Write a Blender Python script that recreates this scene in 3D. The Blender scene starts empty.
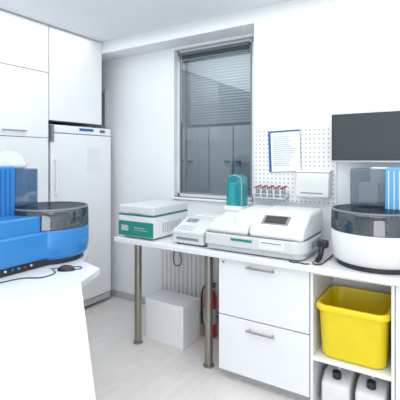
import bpy, bmesh, math, random
from mathutils import Vector, Matrix
random.seed(4)
S=bpy.context.scene
COL=S.collection
# ---------------------------------------------------------------- materials
def mat(name,col,rough=.45,metal=0.0,var=.03,scale=8.0,trans=0.0,coat=0.0,emis=None,bump=0.0):
    m=bpy.data.materials.new(name); m.use_nodes=True
    nt=m.node_tree; b=nt.nodes['Principled BSDF']
    tc=nt.nodes.new('ShaderNodeTexCoord'); n=nt.nodes.new('ShaderNodeTexNoise'); n.inputs['Scale'].default_value=scale
    n.inputs['Detail'].default_value=3
    nt.links.new(tc.outputs['Object'],n.inputs['Vector'])
    r=nt.nodes.new('ShaderNodeValToRGB')
    r.color_ramp.elements[0].position=.3; r.color_ramp.elements[1].position=.7
    r.color_ramp.elements[0].color=(*[max(0,c*(1-var)) for c in col],1)
    r.color_ramp.elements[1].color=(*[min(1,c*(1+var)) for c in col],1)
    nt.links.new(n.outputs['Fac'],r.inputs['Fac']); nt.links.new(r.outputs['Color'],b.inputs['Base Color'])
    b.inputs['Roughness'].default_value=rough; b.inputs['Metallic'].default_value=metal
    b.inputs['Transmission Weight'].default_value=trans
    b.inputs['Coat Weight'].default_value=coat
    if bump:
        bp=nt.nodes.new('ShaderNodeBump'); bp.inputs['Strength'].default_value=bump; bp.inputs['Distance'].default_value=.002
        nt.links.new(n.outputs['Fac'],bp.inputs['Height']); nt.links.new(bp.outputs['Normal'],b.inputs['Normal'])
    return m
def glassmat(name,tint,gloss=.12,grough=.03,diff=None,dm=0.0):
    m=bpy.data.materials.new(name); m.use_nodes=True; nt=m.node_tree; nt.nodes.clear()
    o=nt.nodes.new('ShaderNodeOutputMaterial'); t=nt.nodes.new('ShaderNodeBsdfTransparent'); g=nt.nodes.new('ShaderNodeBsdfGlossy')
    t.inputs['Color'].default_value=(*tint,1); g.inputs['Roughness'].default_value=grough
    mx=nt.nodes.new('ShaderNodeMixShader'); mx.inputs[0].default_value=gloss
    src=t.outputs[0]
    if diff:
        d=nt.nodes.new('ShaderNodeBsdfDiffuse'); d.inputs['Color'].default_value=(*diff,1)
        m2=nt.nodes.new('ShaderNodeMixShader'); m2.inputs[0].default_value=dm
        nt.links.new(t.outputs[0],m2.inputs[1]); nt.links.new(d.outputs[0],m2.inputs[2]); src=m2.outputs[0]
    nt.links.new(src,mx.inputs[1]); nt.links.new(g.outputs[0],mx.inputs[2]); nt.links.new(mx.outputs[0],o.inputs['Surface'])
    return m
M={}
M['wall']=mat('wall_paint',(.85,.87,.89),.7,var=.008,scale=3,bump=.05)
M['ceil']=mat('ceiling_paint',(.83,.86,.89),.8,var=.008)
M['lam']=mat('white_laminate',(.86,.875,.895),.3,var=.008)
M['top']=mat('worktop_white',(.82,.835,.85),.22,var=.008)
M['fridge']=mat('fridge_white',(.88,.895,.915),.25,var=.008)
M['plastic']=mat('white_plastic',(.79,.80,.81),.35,var=.015)
M['inst']=mat('instrument_grey_white',(.66,.68,.695),.35,var=.015)
M['dome']=mat('pale_grey_dome',(.50,.56,.60),.3,var=.015)
M['plasticg']=mat('light_grey_plastic',(.50,.52,.54),.4)
M['grey']=mat('grey_plastic',(.24,.25,.27),.4)
M['dark']=mat('black_plastic',(.02,.02,.025),.35)
M['silver']=mat('silver_frame',(.55,.57,.59),.3,.6)
M['handle']=mat('satin_handle',(.42,.41,.40),.35,.9)
M['legm']=mat('leg_steel',(.31,.29,.25),.35,.85,var=.1)
M['blue']=mat('blue_plastic',(.018,.21,.55),.3,coat=.3)
M['blued']=mat('deep_blue_plastic',(.015,.12,.36),.35)
M['lblue']=mat('pale_blue_plastic',(.10,.38,.72),.35)
M['vpale']=mat('mid_blue_plastic',(.12,.40,.72),.35)
M['teal']=mat('teal_plastic',(.0,.30,.31),.25,coat=.3)
M['green']=mat('green_label',(.01,.24,.20),.45)
M['red']=mat('red_paint',(.60,.02,.02),.3,coat=.4)
M['yellow']=mat('yellow_plastic',(.90,.70,.008),.35,var=.02)
M['paper']=mat('paper',(.80,.82,.85),.8,var=.01)
M['ink']=mat('ink',(.42,.46,.52),.8)
M['natural']=mat('natural_polyethylene',(.84,.85,.84),.4,var=.02)
M['brown']=mat('brown_cap',(.14,.05,.03),.4)
M['screen']=mat('dark_screen',(.055,.06,.065),.15,var=.05)
M['lcd']=mat('lcd',(.13,.15,.16),.2)
M['base']=mat('grey_baseboard',(.46,.48,.50),.5)
M['smoke']=glassmat('smoked_acrylic',(.27,.32,.38),.14,.02,(.06,.08,.11),.30)
M['smokeb']=glassmat('smoked_blue_acrylic',(.40,.52,.66),.12,.03,(.16,.27,.40),.3)
M['smokec']=glassmat('pale_smoked_acrylic',(.48,.54,.60),.12,.03,(.26,.32,.38),.25)
M['clear']=glassmat('clear_acrylic',(.80,.84,.88),.10,.04)
M['tealclear']=glassmat('teal_acrylic',(.25,.78,.80),.15,.04,(.04,.46,.47),.32)
M['winglass']=glassmat('window_glass',(.68,.73,.76),.12,.01)
M['slat']=mat('reflected_slat',(.45,.50,.53),.5)  # slats that stand in for a reflection in the window
M['slatd']=mat('dark_blind',(.12,.14,.15),.5)
M['cab2']=mat('reflected_cabinet',(.58,.62,.64),.5)  # cupboards and enclosure of the stand-in window reflection
M['cab2d']=mat('reflected_cabinet_gap',(.22,.25,.27),.6)
M['back2']=mat('reflected_slat_backing',(.36,.40,.43),.6)
M['card']=mat('white_carton',(.84,.85,.86),.6,var=.02)
def floormat():
    m=bpy.data.materials.new('pale_vinyl_planks'); m.use_nodes=True; nt=m.node_tree; b=nt.nodes['Principled BSDF']
    tc=nt.nodes.new('ShaderNodeTexCoord'); mp=nt.nodes.new('ShaderNodeMapping'); mp.inputs['Rotation'].default_value=(0,0,math.radians(90))
    nt.links.new(tc.outputs['Object'],mp.inputs['Vector'])
    br=nt.nodes.new('ShaderNodeTexBrick'); br.inputs['Scale'].default_value=1; br.inputs['Brick Width'].default_value=1.2; br.inputs['Row Height'].default_value=.16
    br.inputs['Mortar Size'].default_value=.0015; br.inputs['Color1'].default_value=(.80,.765,.74,1); br.inputs['Color2'].default_value=(.775,.74,.715,1); br.inputs['Mortar'].default_value=(.69,.66,.64,1)
    nt.links.new(mp.outputs[0],br.inputs['Vector'])
    mp2=nt.nodes.new('ShaderNodeMapping'); mp2.inputs['Scale'].default_value=(7,2.6,1); nt.links.new(tc.outputs['Object'],mp2.inputs['Vector'])
    n=nt.nodes.new('ShaderNodeTexNoise'); n.inputs['Scale'].default_value=2.2; n.inputs['Detail'].default_value=8; n.inputs['Distortion'].default_value=1.2
    nt.links.new(mp2.outputs[0],n.inputs['Vector'])
    r=nt.nodes.new('ShaderNodeValToRGB'); r.color_ramp.elements[0].position=.36; r.color_ramp.elements[0].color=(.94,.935,.93,1); r.color_ramp.elements[1].position=.6; r.color_ramp.elements[1].color=(1,1,1,1)
    nt.links.new(n.outputs['Fac'],r.inputs['Fac'])
    mx=nt.nodes.new('ShaderNodeMix'); mx.data_type='RGBA'; mx.blend_type='MULTIPLY'; mx.inputs[0].default_value=1
    nt.links.new(br.outputs['Color'],mx.inputs[6]); nt.links.new(r.outputs['Color'],mx.inputs[7]); nt.links.new(mx.outputs[2],b.inputs['Base Color'])
    b.inputs['Roughness'].default_value=.35
    return m
M['floor']=floormat()
def pegmat():
    m=bpy.data.materials.new('perforated_white'); m.use_nodes=True; nt=m.node_tree; b=nt.nodes['Principled BSDF']
    tc=nt.nodes.new('ShaderNodeTexCoord'); sp=nt.nodes.new('ShaderNodeSeparateXYZ'); nt.links.new(tc.outputs['Object'],sp.inputs[0])
    def mth(op,a,bv=None):
        n=nt.nodes.new('ShaderNodeMath'); n.operation=op
        for i,v in enumerate((a,bv)):
            if v is None: continue
            if isinstance(v,(int,float)): n.inputs[i].default_value=v
            else: nt.links.new(v,n.inputs[i])
        return n.outputs[0]
    def cell(s):
        return mth('POWER',mth('SUBTRACT',mth('FRACT',mth('DIVIDE',mth('ADD',s,10),.034)),.5),2)
    d=mth('SQRT',mth('ADD',cell(sp.outputs[0]),cell(sp.outputs[2])))
    h=mth('LESS_THAN',d,.155)
    mx=nt.nodes.new('ShaderNodeMix'); mx.data_type='RGBA'; nt.links.new(h,mx.inputs[0]); mx.inputs[6].default_value=(.82,.83,.845,1); mx.inputs[7].default_value=(.25,.25,.255,1)
    nt.links.new(mx.outputs[2],b.inputs['Base Color']); b.inputs['Roughness'].default_value=.4
    return m
M['peg']=pegmat()
# ---------------------------------------------------------------- geometry helpers
def box(bm,x0,x1,y0,y1,z0,z1):
    v=[bm.verts.new((x,y,z)) for z in (z0,z1) for x,y in ((x0,y0),(x1,y0),(x1,y1),(x0,y1))]
    for f in ((3,2,1,0),(4,5,6,7),(0,1,5,4),(1,2,6,5),(2,3,7,6),(3,0,4,7)): bm.faces.new([v[i] for i in f])
def poly(bm,pts,z0,z1):
    a=[bm.verts.new((x,y,z0)) for x,y in pts]; b=[bm.verts.new((x,y,z1)) for x,y in pts]
    bm.faces.new(a[::-1]); bm.faces.new(b); n=len(pts)
    for i in range(n): bm.faces.new([a[i],a[(i+1)%n],b[(i+1)%n],b[i]])
def prof(bm,pts,x0,x1):
    a=[bm.verts.new((x0,y,z)) for y,z in pts]; b=[bm.verts.new((x1,y,z)) for y,z in pts]
    bm.faces.new(a); bm.faces.new(b[::-1]); n=len(pts)
    for i in range(n): bm.faces.new([a[(i+1)%n],a[i],b[i],b[(i+1)%n]])
def lathe(bm,pr,c=(0,0,0),seg=40,axis='z'):
    rings=[]
    for r,z in pr:
        ring=[]
        for i in range(seg):
            t=2*math.pi*i/seg; p=(r*math.cos(t),r*math.sin(t),z)
            if axis=='y': p=(p[0],p[2],p[1])
            if axis=='x': p=(p[2],p[0],p[1])
            ring.append(bm.verts.new((p[0]+c[0],p[1]+c[1],p[2]+c[2])))
        rings.append(ring)
    for a,b in zip(rings,rings[1:]):
        for i in range(seg): bm.faces.new([a[i],a[(i+1)%seg],b[(i+1)%seg],b[i]])
    bm.faces.new(rings[0][::-1]); bm.faces.new(rings[-1])
def cyl(bm,c,r,h,axis='z',seg=24,r2=None):
    lathe(bm,[(r,0),(r if r2 is None else r2,h)],c,seg,axis)
def cr(pts,n=8):
    P=[Vector(p) for p in pts]; P=[2*P[0]-P[1]]+P+[2*P[-1]-P[-2]]; out=[]
    for i in range(1,len(P)-2):
        for k in range(n):
            t=k/n; a,b,c,d=P[i-1:i+3]
            out.append(.5*((2*b)+(c-a)*t+(2*a-5*b+4*c-d)*t*t+(3*b-a-3*c+d)*t**3))
    out.append(P[-2]); return out
def tube(bm,pts,r,seg=8,smooth=True):
    P=cr(pts) if smooth else [Vector(p) for p in pts]; rings=[]; up=Vector((.13,.31,.94)).normalized()
    for i,p in enumerate(P):
        t=(P[min(i+1,len(P)-1)]-P[max(i-1,0)]).normalized(); s=t.cross(up)
        if s.length<.05: s=t.cross(Vector((1,0,0)))
        s.normalize(); u=s.cross(t)
        rings.append([bm.verts.new(p+r*(math.cos(2*math.pi*k/seg)*s+math.sin(2*math.pi*k/seg)*u)) for k in range(seg)])
    for a,b in zip(rings,rings[1:]):
        for k in range(seg): bm.faces.new([a[k],a[(k+1)%seg],b[(k+1)%seg],b[k]])
    bm.faces.new(rings[0][::-1]); bm.faces.new(rings[-1])
def mesh(name,fn,m,bevel=0.0,smooth=False,seg=2):
    bm=bmesh.new(); fn(bm); bmesh.ops.recalc_face_normals(bm,faces=bm.faces)
    me=bpy.data.meshes.new(name); bm.to_mesh(me); bm.free(); me.materials.append(m)
    o=bpy.data.objects.new(name,me); COL.objects.link(o)
    if bevel:
        b=o.modifiers.new('bevel','BEVEL'); b.width=bevel; b.segments=seg if bevel<.02 else 4; b.limit_method='ANGLE'; b.angle_limit=math.radians(35)
    if smooth or bevel:
        for p in me.polygons: p.use_smooth=True
        if bevel: o.modifiers.new('wn','WEIGHTED_NORMAL')
        if not bevel: me.set_sharp_from_angle(angle=math.radians(40))
        elif smooth: me.set_sharp_from_angle(angle=math.radians(60))
    return o
def thing(name,label,cat,loc,rot=0,group=None):
    e=bpy.data.objects.new(name,None); e.empty_display_size=.05; COL.objects.link(e); e.location=loc; e.rotation_euler=(0,0,rot)
    e['label']=label; e['category']=cat
    if group: e['group']=group
    return e
def part(par,name,fn,m,bevel=0.0,smooth=False,label=None,loc=None,rot=None):
    o=mesh(name,fn,m,bevel,smooth); o.parent=par
    if loc: o.location=loc
    if rot: o.rotation_euler=rot
    if label: o['label']=label
    return o
def parts(par,name,fns,m,bevel=0.0,smooth=False):
    return [part(par,name,f,m,bevel,smooth) for f in fns]
def single(name,label,cat,fn,m,bevel=0,smooth=False,loc=(0,0,0),rot=(0,0,0)):
    o=mesh(name,fn,m,bevel,smooth); o['label']=label; o['category']=cat; o.location=loc; o.rotation_euler=rot; return o
def struct(name,fn,m,bevel=0):
    o=mesh(name,fn,m,bevel); o['kind']='structure'; return o
B=lambda *a:(lambda bm:box(bm,*a))
C=lambda *a,**k:(lambda bm:cyl(bm,*a,**k))
def multi(*bs):
    def f(bm):
        for b in bs: box(bm,*b)
    return f
def inv(fn,loc):
    def f(bm):
        fn(bm); bmesh.ops.translate(bm,verts=bm.verts,vec=-Vector(loc))
    return f
# ---------------------------------------------------------------- room
H=2.78; YN=2.957; YB=3.2; XJ=-1.355
struct('floor',B(-3.8,1.8,-1.8,4.4,-.1,0),M['floor'])
struct('ceiling',B(-3.8,1.8,-1.8,4.4,H,H+.1),M['ceil'])
struct('wall_left',B(-3.8,-3.72,-1.8,YB,0,H),M['wall'])
struct('wall_right',B(1.7,1.8,-1.8,YN,0,H),M['wall'])
struct('wall_front',B(-3.72,1.7,-1.8,-1.7,0,H),M['wall'])
WX0,WX1,WZ0,WZ1=-2.35,-1.475,1.16,2.64
struct('wall_back',multi((-3.72,WX0,YB,YB+.14,0,H),(WX1,1.8,YB,YB+.14,0,H),(WX0,WX1,YB,YB+.14,0,WZ0),(WX0,WX1,YB,YB+.14,WZ1,H),(XJ,1.8,YN,YB,0,H)),M['wall'])
struct('trim_1',B(-3.72,XJ,YN,YB,2.660,H),M['wall'])
struct('baseboard_back',B(-3.72,XJ,YB-.015,YB,0,.07),M['base'],.003)
struct('baseboard_front',B(-3.72,1.7,-1.7,-1.685,0,.07),M['base'],.003)
win=struct('window_1',multi((WX0,WX1,3.262,3.30,WZ0,WZ0+.035),(WX0,WX1,3.262,3.30,WZ1-.035,WZ1),(WX0,WX0+.028,3.262,3.30,WZ0,WZ1),(WX1-.045,WX1,3.262,3.30,WZ0,WZ1)),M['lam'],.003)
a,b_,c,d=WX0+.028,WX1-.045,WZ0+.035,WZ1-.035
part(win,'window_sash',multi((a,b_,3.255,3.29,c,c+.012),(a,b_,3.255,3.29,d-.012,d),(a,a+.012,3.255,3.29,c,d),(b_-.012,b_,3.255,3.29,c,d)),M['grey'],.003)
part(win,'window_pane',B(a+.010,b_-.010,3.27,3.276,c+.010,d-.010),M['winglass'])
part(win,'window_sill',B(WX0-.01,WX1,YB-.03,3.262,WZ0-.02,WZ0),M['lam'],.004)
def blind(bm):
    box(bm,a+.01,b_-.01,3.215,3.25,d-.03,d)
    for i in range(3): box(bm,a+.012,b_-.012,3.217,3.248,d-.04-i*.011,d-.037-i*.011)
bl=thing('venetian_blind','raised dark grey venetian blind under window head','blind',(a,3.23,d-.09)); L=bl.location
part(bl,'slats',inv(blind,L),M['slatd'])
part(bl,'bottom_rail',inv(B(a+.01,b_-.01,3.218,3.247,d-.082,d-.072),L),M['grey'],.003)
part(bl,'cord',inv(lambda bm:(tube(bm,[(a+.03,3.22,d-.03),(a+.032,3.215,d-.5),(a+.03,3.215,d-1.0)],.003,6),cyl(bm,(a+.03,3.215,d-1.05),.007,.06,seg=10)),L),M['plasticg'],smooth=True)
part(bl,'wand',inv(lambda bm:tube(bm,[(a+.05,3.22,d-.03),(a+.052,3.215,d-.4),(a+.053,3.215,d-.7)],.003,6),L),M['plasticg'],smooth=True)
# added backdrop behind the pane, standing in for room reflections in the glass
struct('wall_reflection_backdrop',multi((-3.6,-3.55,3.34,4.3,0,H),(-.9,-.85,3.34,4.3,0,H),(-3.6,-.85,4.3,4.35,0,H)),M['cab2'])  # enclosure added around the reflection stand-ins, no real passage
def reflected_slats(bm):
    for i in range(24):
        z=1.965+i*.034
        prof(bm,[(4.10,z),(4.094,z+.010),(4.094,z+.026),(4.11,z+.030)],-2.75,-1.3)
sh=thing('slat_reflection','pale grey shutter seen through the glass','reflected_slats',(-2,4.1,1.95))
part(sh,'slats',inv(reflected_slats,sh.location),M['slat'])
part(sh,'backing',inv(B(-2.75,-1.3,4.112,4.12,1.95,2.775),sh.location),M['back2'])
parts(sh,'side_rail',[inv(B(-2.80,-2.75,4.05,4.13,1.93,2.775),sh.location),inv(B(-1.3,-1.25,4.05,4.13,1.93,2.775),sh.location)],M['cab2d'])
for k in range(5):
    x=-3.1+k*.33
    c2=thing('cupboard_reflection','grey-green cupboard with bar handle, built behind the pane to stand in for a reflection','cabinet',(x,4.05,0),group='stand-in cupboards for the window reflection')
    part(c2,'body',B(0,.325,.0,.2,.0,1.93),M['cab2d'])
    dr=part(c2,'door',B(.006,.319,-.02,0,1.0,1.92),M['cab2'],.003)
    hx=.22 if k%2==0 else .03
    part(dr,'handle',B(hx,hx+.07,-.04,-.02,1.50,1.517),M['dark'])
# ---------------------------------------------------------------- tall cabinets
XF=-3.12
def tallcab(y0,y1,name,label,doors,handles):
    t=thing(name,label,'cabinet',(XF,(y0+y1)/2,doors[0][0] if doors[0][0]>1 else 0)); L=t.location
    zb=doors[0][0]
    part(t,'body',inv(B(-3.715,XF-.02,y0,y1,zb if zb>1 else .08,H-.003),L),M['grey'])
    if zb<1: part(t,'plinth',inv(B(-3.7,XF-.05,y0,y1,0,.08),L),M['base'])
    ds=[]
    for z0,z1 in doors:
        ds.append(part(t,'door',inv(B(XF-.02,XF,y0+.003,y1-.003,z0+.003,z1-.003),L),M['lam'],.002))
    for di,ya,yb,z in handles:
        def hf(bm,ya=ya,yb=yb,z=z):
            box(bm,XF+.022,XF+.032,ya,yb,z-.006,z+.006)
            for y in (ya+.015,yb-.025): box(bm,XF,XF+.024,y,y+.01,z-.005,z+.005)
        part(ds[di],'handle',inv(hf,L),M['handle'],.002)
    return t
tallcab(1.705,2.30,'tall_cabinet','tall white laminate cupboard with slim bar handle',[(.08,1.735),(1.735,2.335),(2.335,H-.005)],[(1,1.84,2.06,1.785)])
tallcab(1.10,1.70,'tall_cabinet','tall white laminate cupboard beside the analyser',[(.08,1.735),(1.735,2.335),(2.335,H-.005)],[(1,1.30,1.52,1.785)])
tallcab(2.305,YN-.002,'overhead_cabinet','white laminate cupboard mounted above the fridge',[(1.90,H-.005)],[])
# fridge
fr=thing('refrigerator','tall white laboratory refrigerator beneath an overhead cupboard','refrigerator',(-3.4,2.7,0)); L=fr.location
y0,y1=2.325,3.09
part(fr,'body',inv(multi((-3.7,-3.165,y0,y1,.04,1.865)),L),M['fridge'],.008)
part(fr,'plinth',inv(B(-3.68,-3.19,y0+.02,y1-.02,0,.04),L),M['grey'])
part(fr,'control_panel',inv(B(-3.165,-3.125,y0,y1,1.79,1.865),L),M['fridge'],.006)
dd=part(fr,'door',inv(B(-3.16,-3.12,y0,y1,.10,1.782),L),M['fridge'],.01)
part(fr,'lower_panel',inv(B(-3.16,-3.13,y0,y1,.035,.093),L),M['plasticg'],.004)
part(dd,'handle',inv(lambda bm:(box(bm,-3.09,-3.075,y0+.03,y0+.05,1.2,1.55),box(bm,-3.12,-3.08,y0+.03,y0+.05,1.2,1.23),box(bm,-3.12,-3.08,y0+.03,y0+.05,1.52,1.55)),L),M['fridge'],.004)
part(fr,'badge',inv(B(-3.126,-3.122,2.66,2.84,1.822,1.848),L),M['blued'],label='small dark blue badge')
part(fr,'hinge',inv(multi((-3.15,-3.10,y0-.004,y0+.02,1.70,1.86)),L),M['grey'],.003)
part(fr,'thermometer_display',inv(B(-3.126,-3.121,2.93,3.0,1.815,1.845),L),M['lcd'])
single('notice','small faint printed notice taped on fridge door','paper',B(0,.001,0,.17,0,.24),M['paper'],loc=(-3.119,2.76,1.42))
wb=thing('ventilation_grille','narrow grey ventilation grille on wall beside cupboard','vent',(-3.4,YB-.001,1.9))
part(wb,'frame',multi((-.1,.11,-.03,0,0,.42)),M['plasticg'],.004)
part(wb,'slats',multi(*[(-.085,.095,-.034,-.029,.03+i*.03,.045+i*.03) for i in range(12)]),M['grey'])
# ---------------------------------------------------------------- main worktop
ZT=.89
def wt(bm): poly(bm,[(-2.37,2.38),(.75,2.38),(.75,YN-.004),(XJ-.006,YN-.004),(XJ-.006,YB-.02),(-2.37,YB-.02)],.85,ZT)
o=thing('worktop','long white laminate worktop running along the wall','worktop',(-1,2.7,.85))
part(o,'slab',inv(wt,o.location),M['top'],.004)
for x in (-2.21,-1.515):
    part(o,'leg',inv(lambda bm,x=x:lathe(bm,[(.04,0),(.04,.012),(.030,.014),(.030,.836),(.045,.838),(.045,.85)],(x,2.5,0),28),o.location),M['legm'],smooth=True,label='round steel support leg')
def drawerhandle(par,L,x0,x1,z,yf):
    def f(bm):
        box(bm,x0,x1,yf-.034,yf-.024,z-.007,z+.007)
        for x in (x0+.015,x1-.027): box(bm,x,x+.012,yf-.026,yf,z-.006,z+.006)
    part(par,'handle',inv(f,L),M['handle'],.003,label='brushed metal bar handle')
dc=thing('drawer_cabinet','white two-drawer base cabinet with metal bar handles','cabinet',(-1.06,2.68,0)); L=dc.location
part(dc,'body',inv(B(-1.383,-.737,2.44,2.94,.075,.848),L),M['plasticg'])
part(dc,'plinth',inv(B(-1.383,-.737,2.47,2.92,0,.075),L),M['base'])
d1=part(dc,'drawer',inv(B(-1.383,-.737,2.42,2.44,.453,.843),L),M['lam'],.002)
d2=part(dc,'drawer',inv(B(-1.383,-.737,2.42,2.44,.06,.445),L),M['lam'],.002)
drawerhandle(d1,L,-1.16,-.955,.81,2.42); drawerhandle(d2,L,-1.16,-.955,.385,2.42)
part(d1,'lock',inv(lambda bm:cyl(bm,(-1.345,2.414,.82),.008,.008,'y',16),L),M['grey'],smooth=True)
oc=thing('open_shelf_unit','open white base unit with one shelf','shelf',(-.5,2.68,0)); L=oc.location
part(oc,'body',inv(multi((-.732,-.714,2.425,2.94,0,.848),(-.276,-.258,2.425,2.94,0,.848),(-.714,-.276,2.92,2.94,0,.848),(-.714,-.276,2.43,2.94,.83,.848)),L),M['lam'],.0015)
ZS=.325
part(oc,'shelf',inv(B(-.714,-.276,2.425,2.92,ZS-.027,ZS),L),M['lam'],.0015)
ec=thing('base_cabinet','white base cabinet with plain door under worktop','cabinet',(.1,2.68,0)); L=ec.location
part(ec,'body',inv(B(-.254,.5,2.44,2.94,.075,.848),L),M['lam'])
part(ec,'plinth',inv(B(-.254,.5,2.47,2.92,0,.075),L),M['base'])
e1=part(ec,'door',inv(B(-.254,.5,2.42,2.44,.075,.845),L),M['lam'],.002)
drawerhandle(e1,L,-.0,.2,.81,2.42)
def tub(bm):
    def ring(hx,hy,z,n=8,r=.07):
        out=[]
        for cx,cy,a0 in ((hx-r,hy-r,0),(-hx+r,hy-r,90),(-hx+r,-hy+r,180),(hx-r,-hy+r,270)):
            for k in range(n+1):
                t=math.radians(a0+90*k/n); out.append(bm.verts.new((cx+r*math.cos(t),cy+r*math.sin(t),z)))
        return out
    R=[ring(.172,.170,.0),ring(.182,.18,.006),ring(.186,.186,.02),ring(.196,.206,.285),ring(.198,.208,.289),ring(.207,.217,.291),ring(.212,.222,.298),ring(.213,.223,.31),ring(.212,.222,.322),ring(.207,.217,.330),ring(.199,.209,.332),ring(.192,.202,.328),ring(.189,.199,.318),ring(.175,.175,.012)]
    for p,q in zip(R,R[1:]):
        n=len(p)
        for i in range(n): bm.faces.new([p[i],p[(i+1)%n],q[(i+1)%n],q[i]])
    bm.faces.new(R[0][::-1]); bm.faces.new(R[-1])
single('storage_tub','bright yellow plastic tub standing on the shelf','tub',tub,M['yellow'],smooth=True,loc=(-.495,2.63,ZS+.001))
def jerry(loc,capm,label):
    j=thing('jerrycan',label,'jerrycan',loc)
    part(j,'body',lambda bm:(prof(bm,[(-.13,0),(-.13,.155),(-.05,.195),(.13,.195),(.13,0)],-.085,.085),),M['natural'],.022)
    part(j,'handle',lambda bm:tube(bm,[(0,-.02,.19),(0,-.0,.222),(0,.08,.225),(0,.11,.19)],.012,10),M['natural'],smooth=True)
    part(j,'cap',lambda bm:cyl(bm,(0,-.075,.178),.028,.04,seg=24,r2=.026),capm,.004)
jerry((-.595,2.60,0),M['dark'],'translucent white jerrycan with black screw cap')
jerry((-.395,2.60,0),M['dark'],'translucent white jerrycan with black screw cap')
cb=thing('carton','closed plain white carton standing on the floor','box',(-2.01,2.722,0))
part(cb,'body',B(-.196,.194,-.125,.125,0,.335),M['card'],.003)
part(cb,'lid',B(-.2,.198,-.129,.129,.27,.345),M['card'],.003)
rd=thing('radiator','white ribbed panel radiator under window','radiator',(-1.95,3.12,.16))
part(rd,'panel',B(-.50,.50,-.02,.03,0,.58),M['plastic'],.006)
part(rd,'fins',multi(*[(-.49+i*.049,-.49+i*.049+.03,-.032,-.018,.02,.56) for i in range(20)]),M['plastic'],.005)
parts(rd,'bracket',[B(-.3,-.27,.03,.079,.1,.5),B(.27,.3,.03,.079,.1,.5)],M['plasticg'])
parts(rd,'pipe',[C((-.46,0,-.16),.009,.17),C((.46,0,-.16),.009,.17)],M['plastic'],smooth=True)
fe=thing('fire_extinguisher','red fire extinguisher standing behind the table leg','fire extinguisher',(-1.762,2.93,0))
part(fe,'cylinder',lambda bm:lathe(bm,[(.056,0),(.06,.01),(.06,.33),(.054,.365),(.04,.39),(.018,.405)],seg=32),M['red'],smooth=True)
part(fe,'valve',lambda bm:(cyl(bm,(0,0,.40),.018,.04),box(bm,-.015,.05,-.012,.012,.43,.443),box(bm,-.01,.06,-.01,.01,.455,.465)),M['dark'],.002)
part(fe,'hose',lambda bm:tube(bm,[(-.01,0,.43),(-.045,-.02,.43),(-.065,-.03,.36),(-.065,-.035,.2),(-.065,-.03,.1)],.008,8),M['dark'],smooth=True)
part(fe,'label_plate',lambda bm:lathe(bm,[(.0603,.12),(.0607,.13),(.0607,.24),(.0603,.25)],seg=32),M['plasticg'],smooth=True)
# ---------------------------------------------------------------- centrifuge
cf=thing('centrifuge','white benchtop centrifuge with teal-green control panel','centrifuge',(-2.165,2.66,ZT))
part(cf,'body',B(-.185,.185,-.24,.24,.012,.190),M['plastic'],.01)
parts(cf,'foot',[C((x,y,0),.015,.02,seg=12) for x in(-.14,.14) for y in(-.19,.19)],M['dark'])
ld=part(cf,'lid',B(-.188,.188,-.243,.243,.195,.270),M['inst'],.014)
part(cf,'seam',B(-.187,.187,-.2415,.241,.186,.196),M['green'],label='thin green gasket between body and lid')
cp=part(cf,'control_panel',B(-.185,.185,-.247,-.238,.020,.140),M['green'],.002)
parts(cp,'display',[B(-.150,-.075,-.250,-.245,.060,.105)],M['plasticg'])
part(cp,'keypad',multi((-.01,.13,-.249,-.245,.070,.074),(-.01,.10,-.249,-.245,.088,.094)),M['plasticg'])
part(ld,'handle',B(-.06,.06,-.256,-.243,.208,.223),M['plasticg'],.004)
part(cf,'vent',multi(*[(.184,.187,-.12+i*.03,-.105+i*.03,.05,.13) for i in range(9)]),M['plasticg'])
# ---------------------------------------------------------------- small reader
def slopebox(bm,x0,x1,t0,t1,p0,p1,h):
    (ya,za),(yb,zb)=p0,p1
    dv=Vector((0,yb-ya,zb-za)); n=Vector((0,-(zb-za),yb-ya)).normalized(); o=Vector((0,ya,za))
    vs=[]
    for hh in (-.002,h):
        for x,t in ((x0,t0),(x1,t0),(x1,t1),(x0,t1)):
            vs.append(bm.verts.new(o+dv*t+n*hh+Vector((x,0,0))))
    for f in ((3,2,1,0),(4,5,6,7),(0,1,5,4),(1,2,6,5),(2,3,7,6),(3,0,4,7)): bm.faces.new([vs[i] for i in f])
sd=thing('label_printer','small white benchtop reader with sloping keypad','laboratory device',(-1.667,2.66,ZT))
part(sd,'body',lambda bm:prof(bm,[(-.22,.012),(-.22,.105),(-.12,.145),(-.02,.185),(.22,.185),(.22,.012)],-.142,.142),M['inst'],.010)
parts(sd,'foot',[C((x,y,0),.012,.014,seg=12) for x in(-.11,.11) for y in(-.18,.18)],M['dark'])
part(sd,'display',lambda bm:slopebox(bm,-.10,.0,.25,.75,(-.12,.145),(-.02,.185),.002),M['grey'])
part(sd,'keypad',lambda bm:[slopebox(bm,-.11+i*.03,-.09+i*.03,.15+j*.35,.40+j*.35,(-.22,.105),(-.12,.145),.002) for i in range(5) for j in range(2)],M['plasticg'])
part(sd,'front_slot',B(-.1,.1,-.223,-.219,.04,.06),M['grey'])
part(sd,'seam',B(-.1425,.1425,-.2205,.221,.078,.083),M['plasticg'])
part(sd,'paper_cover',B(-.11,.11,.03,.18,.183,.195),M['plastic'],.006)
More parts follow.
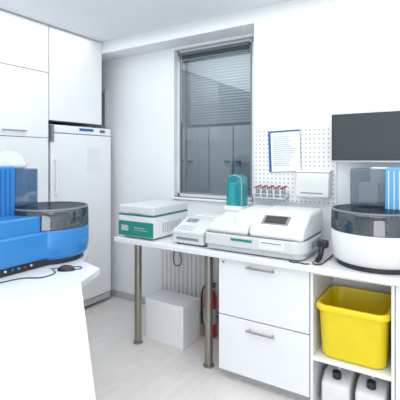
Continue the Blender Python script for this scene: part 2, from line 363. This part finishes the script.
# ---------------------------------------------------------------- large analyser
la=thing('spectrophotometer','wide white benchtop photometer with rounded cover and display','laboratory analyser',(-1.145,2.66,ZT))
def rplan(bm,x0,x1,y0,y1,z0,z1,rr):
    pts=[]
    for cx,cy,a0,r in ((x1-rr,y1-rr,0,rr),(x0+.02,y1-.02,90,.02),(x0+.02,y0+.02,180,.02),(x1-rr,y0+rr,270,rr)):
        for k in range(9):
            t=math.radians(a0+90*k/8); pts.append((cx+r*math.cos(t),cy+r*math.sin(t)))
    poly(bm,pts,z0,z1)
part(la,'base',lambda bm:rplan(bm,-.345,.365,-.235,.24,.008,.05,.07),M['plasticg'],.008)
part(la,'lower_body',lambda bm:rplan(bm,-.355,.380,-.245,.25,.042,.125,.10),M['inst'],.008)
Pf=[(-.232,.125),(-.225,.165),(-.19,.188),(-.10,.21),(.22,.235),(.245,.21),(.245,.125)]
part(la,'body',lambda bm:prof(bm,Pf,-.345,-.02),M['inst'],.018)
part(la,'display_housing',lambda bm:prof(bm,[(-.236,.125),(-.232,.175),(-.200,.208),(-.10,.270),(-.06,.288),(.2,.297),(.24,.272),(.245,.125)],-.012,.368),M['plastic'],.040)
part(la,'cover',lambda bm:prof(bm,[(-.14,.19),(-.11,.250),(-.06,.278),(.2,.290),(.235,.27),(.235,.19)],-.17,-.014),M['plastic'],.020)
parts(la,'foot',[C((x,y,0),.015,.014,seg=12) for x in(-.28,.28) for y in(-.18,.19)],M['dark'])
part(la,'sample_lid',lambda bm:prof(bm,[(-.17,.186),(-.15,.21),(.05,.242),(.2,.242),(.2,.19)],-.335,-.18),M['plastic'],.010)
part(la,'display',lambda bm:slopebox(bm,.06,.25,.10,.90,(-.200,.208),(-.10,.270),.003),M['grey'],.002,label='grey display panel')
part(la,'display_screen',lambda bm:slopebox(bm,.08,.23,.2,.8,(-.200,.208),(-.10,.270),.005),M['screen'])
part(la,'label_strip',B(-.14,.02,-.249,-.243,.088,.104),M['green'],label='green label strip')
part(la,'seam',lambda bm:rplan(bm,-.348,.372,-.238,.243,.121,.130,.095),M['grey'])
part(la,'front_drawer',B(.07,.25,-.25,-.240,.055,.112),M['plastic'],.004)
part(la,'drawer_slot',B(.09,.23,-.252,-.249,.098,.103),M['grey'])
part(la,'side_vent',multi(*[(.378,.382,-.09+i*.03,-.075+i*.03,.06,.105) for i in range(7)]),M['grey'])
th=thing('cuvette_dispenser','teal cuvette dispenser standing on top of the photometer','dispenser',(-1.43,2.79,ZT+.2425))
part(th,'base',B(-.078,.078,-.07,.07,0,.04),M['plastic'],.008)
def arch(bm,x0,x1,w,h,zb,y0,y1):
    pts=[(x0,zb),(x1,zb)]; cx=(x0+x1)/2; r=(x1-x0)/2
    for k in range(13):
        t=math.pi*k/12; pts.append((cx+r*math.cos(t),h-r*.7+r*.7*math.sin(t)))
    a_=[bm.verts.new((x,y0,z)) for x,z in pts]; b=[bm.verts.new((x,y1,z)) for x,z in pts]; n=len(pts)
    bm.faces.new(a_); bm.faces.new(b[::-1])
    for i in range(n): bm.faces.new([a_[(i+1)%n],a_[i],b[i],b[(i+1)%n]])
part(th,'hood',lambda bm:arch(bm,-.075,.075,0,.29,.035,-.050,.055),M['tealclear'],.016,label='rounded translucent teal hood')
part(th,'back_shell',lambda bm:arch(bm,.005,.06,0,.25,.038,-.01,.04),M['teal'],.006)
part(th,'inner_tray',B(-.058,-.005,-.04,.03,.04,.22),M['plastic'],.008,label='pale front insert')
bs=thing('barcode_scanner','black handheld scanner on worktop beside the photometer','scanner',(-.70,2.47,ZT))
part(bs,'handle',lambda bm:tube(bm,[(0,0,.018),(.0,.06,.03),(.0,.11,.085)],.016,12),M['dark'],smooth=True)
part(bs,'head',B(-.030,.035,.09,.15,.075,.125),M['dark'],.012)
part(bs,'cable',lambda bm:tube(bm,[(0,0,.016),(-.02,-.03,.01),(.0,-.055,.006),(.03,-.03,.006),(.035,.05,.006),(.035,.2,.006),(.03,.35,.006)],.004,8),M['dark'],smooth=True)
mo=thing('power_cable','thin black cable lying on the worktop edge','cable',(-.80,2.40,ZT))
part(mo,'cord',lambda bm:tube(bm,[(-.06,.008,.0045),(-.03,-.005,.0045),(.0,.008,.0045),(.04,-.006,.0045),(.065,.01,.0045)],.004,8),M['dark'],smooth=True)
hc=thing('power_cable','black power cable hanging down below worktop','cable',(-2.12,2.95,.3))
part(hc,'cord',lambda bm:tube(bm,[(0,0,.54),(.0,0,.46),(-.05,.0,.36),(-.04,0,.26),(.03,0,.27),(.03,0,.36),(-.02,0,.44),(-.06,0,.52)],.005,8),M['dark'],smooth=True)
# ---------------------------------------------------------------- pegboard and things on it
YP=2.944
single('pegboard','white perforated metal pegboard fixed to wall','pegboard',B(0,.65,0,.0128,0,.59),M['peg'],.002,loc=(-1.345,YP,1.205))
dh=thing('document_holder','blue-backed document holder hanging slightly tilted on pegboard','document holder',(-1.085,YP-.001,1.44)); dh.rotation_euler=(0,math.radians(-2),0)
part(dh,'backing',B(-.13,.13,-.006,.0,0,.325),M['blued'],.001)
part(dh,'sheet',B(-.108,.128,-.0085,-.006,.004,.312),M['paper'])
def lines(bm):
    for i in range(15):
        w=random.uniform(.12,.195); box(bm,-.09,-.09+w,-.0095,-.0084,.275-i*.016,.280-i*.016)
part(dh,'printed_text',lines,M['ink'])
gb=thing('tissue_dispenser','white plastic towel dispenser mounted on pegboard','dispenser',(-.85,YP-.0005,1.255))
part(gb,'body',lambda bm:prof(bm,[(0,0),(-.09,0),(-.10,.02),(-.10,.13),(-.07,.19),(0,.19)],-.125,.125),M['inst'],.014)
part(gb,'slot',B(-.08,.08,-.103,-.097,.035,.043),M['grey'])
part(gb,'lid',lambda bm:prof(bm,[(0,.19),(-.075,.19),(-.06,.205),(0,.205)],-.127,.127),M['plastic'],.004)
rk=thing('test_tube_rack','white wire tube rack hanging on pegboard','rack',(-1.20,YP-.001,1.235))
part(rk,'frame',multi((-.125,.145,-.085,0,0,.006),(-.125,.145,-.085,-.082,.03,.036),(-.125,.145,-.01,0,.0,.05),(-.125,-.122,-.085,0,0,.036),(.142,.145,-.085,0,0,.036)),M['inst'],.001)
caps=[M['red'],M['dark'],M['red'],M['brown'],M['red'],M['teal'],M['red'],M['dark'],M['brown']]
for r_ in range(2):
  for i in range(15):
    t=thing('test_tube',('slim test tube with coloured cap standing in rack'),'test tube',(-1.316+i*.0180,YP-.063+r_*.034,1.2415),group='test tubes in the rack')
    hh=.065+.008*((i*7+r_*3)%3)
    part(t,'tube',lambda bm:lathe(bm,[(.003,0),(.005,.006),(.005,hh)],seg=12),M['clear'] if (i+r_)%3 else M['natural'],smooth=True)
    part(t,'cap',lambda bm:cyl(bm,(0,0,hh),.006,.013,seg=12),caps[(i*2+r_*3)%9],smooth=True)
# ---------------------------------------------------------------- monitor
mn=thing('monitor','wall-mounted flat monitor with dark blank screen','monitor',(-.43,2.87,1.685))
part(mn,'housing',B(-.279,.279,-.02,.012,-.166,.175),M['silver'],.004)
part(mn,'bezel',B(-.2755,.2755,-.0225,-.018,-.152,.1715),M['dark'],.001)
part(mn,'screen',B(-.267,.267,-.024,-.021,-.146,.164),M['screen'])
part(mn,'mount',multi((-.06,.06,.012,.07,-.06,.06),(-.09,.09,.07,.0855,-.09,.09)),M['grey'],.004)
# ---------------------------------------------------------------- carousel analysers
def ringm(bm,ro,ri,z0,z1,seg=64):
    vs=[]
    for r,z in ((ro,z0),(ro,z1),(ri,z1),(ri,z0)):
        vs.append([bm.verts.new((r*math.cos(2*math.pi*i/seg),r*math.sin(2*math.pi*i/seg),z)) for i in range(seg)])
    for k in range(4):
        p,q=vs[k],vs[(k+1)%4]
        for i in range(seg): bm.faces.new([p[i],p[(i+1)%seg],q[(i+1)%seg],q[i]])
def analyser(label,loc,rot,mb,mtower,mpanel,side,tw,blue,R,msk):
    t=thing('clinical_analyser',label,'laboratory analyser',loc,rot)
    bx0,bx1=side; tx0,tx1,ty0,ty1=tw; sg=-1 if blue else 1
    zc=.215
    part(t,'foot_ring',lambda bm:cyl(bm,(0,0,0),R-.035,.050,seg=64),M['dark'],.004)
    part(t,'housing',lambda bm:lathe(bm,[(R-.06,.022),(R-.03,.03),(R-.012,.045),(R-.003,.07),(R,.11),(R,zc-.010),(R-.006,zc)],seg=72),mb,smooth=True)
    part(t,'side_housing',B(bx0,bx1,-.19,ty1,.045,zc),mb,.02)
    part(t,'side_foot',B(bx0+.02,bx1-.02,-.17,ty1-.02,0,.06),M['dark'],.004)
    def shoulder(bm):
        pts=[]
        for k in range(17):
            t_=math.radians(-42+ (84+48)*k/16)
            pts.append((sg*(R+.006)*math.cos(t_),(R+.006)*math.sin(t_)))
        e=bx0 if blue else bx1
        pts+= [(sg*.15,ty1-.02),(e,ty1-.02),(e,-.17)]
        poly(bm,pts,.19,.31)
    part(t,'shoulder',shoulder,mb,.012,label='sculpted shoulder around the carousel')
    part(t,'deck',lambda bm:cyl(bm,(0,0,zc-.006),R-.012,.010,seg=64),M['grey'],smooth=True)
    def vials(bm):
        for rr,n in ((R-.04,30),(R-.08,24)):
            for i in range(n):
                a_=2*math.pi*i/n; cyl(bm,(rr*math.cos(a_),rr*math.sin(a_),zc),.008,.04,seg=8)
    part(t,'vials',vials,M['plasticg'],smooth=True)
    part(t,'rotor',lambda bm:lathe(bm,[(.13,zc),(.13,zc+.05),(.11,zc+.06),(.03,zc+.065),(.03,zc+.09)],seg=48),M['grey'],smooth=True)
    part(t,'cover',lambda bm:lathe(bm,[(R-.006,zc-.002),(R-.001,zc+.004),(R-.003,.325),(R-.012,.340),(R-.03,.345)],seg=64),M['smoke'],smooth=True,label='smoked clear round cover')
    part(t,'cover_edge',lambda bm:ringm(bm,R-.004,R-.014,.335,.344),M['grey'],smooth=True)
    part(t,'tower',B(tx0 if blue else tx0+.10,tx1-.08 if blue else tx1,ty0+.105,ty1,.21,.60),mtower,.018)
    if blue:
        xs=tx1-.19
        part(t,'front_panel',B(tx0,xs,ty0-.05,ty0+.11,.21,.61),mpanel,.012)
        part(t,'panel_ribs',multi(*[(xs-.13+i*.03,xs-.124+i*.03,ty0-.054,ty0-.049,.24,.59) for i in range(4)]),M['blued'])
        part(t,'hood',B(xs+.002,tx1,ty0,ty0+.20,.350,.59),msk,.006,label='smoky transparent hood')
    else:
        xs=tx0+.215
        part(t,'front_panel',B(xs,tx1,ty0-.05,ty0+.11,.21,.60),mpanel,.012)
        part(t,'panel_ribs',multi(*[(xs+.02+i*.03,xs+.025+i*.03,ty0-.054,ty0-.049,.24,.58) for i in range(4)]),M['lam'])
        part(t,'hood',B(tx0,xs-.002,ty0,ty0+.18,.350,.59),msk,.006,label='smoky transparent hood')
    part(t,'hood_block',B(min(xs,tx1 if blue else tx0)+.05,max(xs,tx1 if blue else tx0)-.05,ty0+.03,ty0+.1,.36,.5),M['plastic'],.006)
    return t
ba=analyser('blue clinical chemistry analyser with smoked round carousel cover',(-2.25,1.67,ZT),math.radians(90),M['blue'],M['lblue'],M['blue'],(-.66,-.05),(-.60,-.05,.06,.42),True,.248,M['smokeb'])
part(ba,'domed_hood',lambda bm:prof(bm,[(.03,.595),(.035,.62),(.07,.665),(.13,.70),(.22,.715),(.31,.70),(.38,.66),(.41,.595)],-.56,-.14),M['dome'],.02,label='pale domed hood')
for i,cm in enumerate((M['red'],M['yellow'],M['plastic'],M['green'],M['lblue'],M['red'],M['plastic'])):
    part(ba,'connector',lambda bm,i=i:cyl(bm,(-.50+i*.040,-.180,.03),.006,.015,'y',12),cm,smooth=True)
wa=analyser('white clinical chemistry analyser with smoked round carousel cover',(-.385,2.655,ZT),0,M['plastic'],M['plastic'],M['vpale'],(.05,.66),(-.17,.55,.06,.265),False,.270,M['smokec'])
# ---------------------------------------------------------------- near counter
nt_=thing('counter','white laminate counter with an angled free end','counter',(-2.2,.8,.85)); L=nt_.location
pts=[(-1.77,1.66),(-1.98,1.72),(-2.13,1.89),(-2.98,1.95),(-2.98,-.3),(-1.5,-.3),(-.60,.58),(-.82,.755),(-1.655,1.42)]
part(nt_,'slab',inv(lambda bm:poly(bm,pts,.85,ZT),L),M['top'],.004)
part(nt_,'base',inv(B(-2.95,-2.1,-.2,1.6,0,.851),L),M['lam'],.003)
ms=thing('computer_mouse','black computer mouse lying on counter','mouse',(-1.90,1.52,ZT),math.radians(35))
def mouse(bm):
    bmesh.ops.create_uvsphere(bm,u_segments=24,v_segments=14,radius=1)
    for v in bm.verts:
        v.co.x*=.052; v.co.y*=.030; v.co.z=max(v.co.z,0)*.032
part(ms,'body',mouse,M['dark'],smooth=True)
part(ms,'wheel',lambda bm:cyl(bm,(.025,-.003,.024),.008,.006,'y',14),M['grey'],smooth=True)
part(ms,'cable',lambda bm:tube(bm,[(.05,0,.006),(.075,.02,.004),(.07,.06,.004),(.0,.06,.004),(-.1,.02,.004)],.0025,8),M['dark'],smooth=True)
kc=thing('power_cable','black cable running across the counter','cable',(-1.95,1.35,ZT))
part(kc,'cord',lambda bm:tube(bm,[(-.02,.13,.004),(.05,.09,.004),(.06,.0,.004),(-.02,-.07,.004),(-.05,-.2,.004),(-.1,-.4,.004)],.003,8),M['dark'],smooth=True)
# ---------------------------------------------------------------- lights
def area(loc,sx,sy,e,col=(1,1,1),rot=(0,0,0)):
    l=bpy.data.lights.new('area','AREA'); l.shape='RECTANGLE'; l.size=sx; l.size_y=sy; l.energy=e; l.color=col
    o=bpy.data.objects.new('area_light',l); COL.objects.link(o); o.location=loc; o.rotation_euler=rot; return o
area((-1.0,1.1,2.76),4.2,3.4,69,(.955,.985,1))
area((.3,-1.5,1.4),2.6,2.2,58,(.965,.985,1),(math.radians(90),0,math.radians(20)))  # unseen fill light added to brighten the room from behind the camera
area((-2.2,3.6,2.7),.9,.25,11,(1,1,1),(math.radians(20),0,0))  # added lamp that lights the reflection stand-ins behind the pane
w=bpy.data.worlds.new('world'); S.world=w; w.use_nodes=True
w.node_tree.nodes['Background'].inputs[0].default_value=(.8,.88,1,1); w.node_tree.nodes['Background'].inputs[1].default_value=.3
# ---------------------------------------------------------------- camera
cd=bpy.data.cameras.new('camera'); cam=bpy.data.objects.new('camera',cd); COL.objects.link(cam)
cam.location=(0,0,1.55); cam.rotation_euler=(math.radians(90),0,math.radians(32.5))
cd.sensor_width=36; cd.lens=392/400*36; cd.shift_y=-42/400; cd.clip_start=.02
S.camera=cam
S.view_settings.view_transform='Standard'; S.view_settings.look='None'; S.view_settings.exposure=0.0
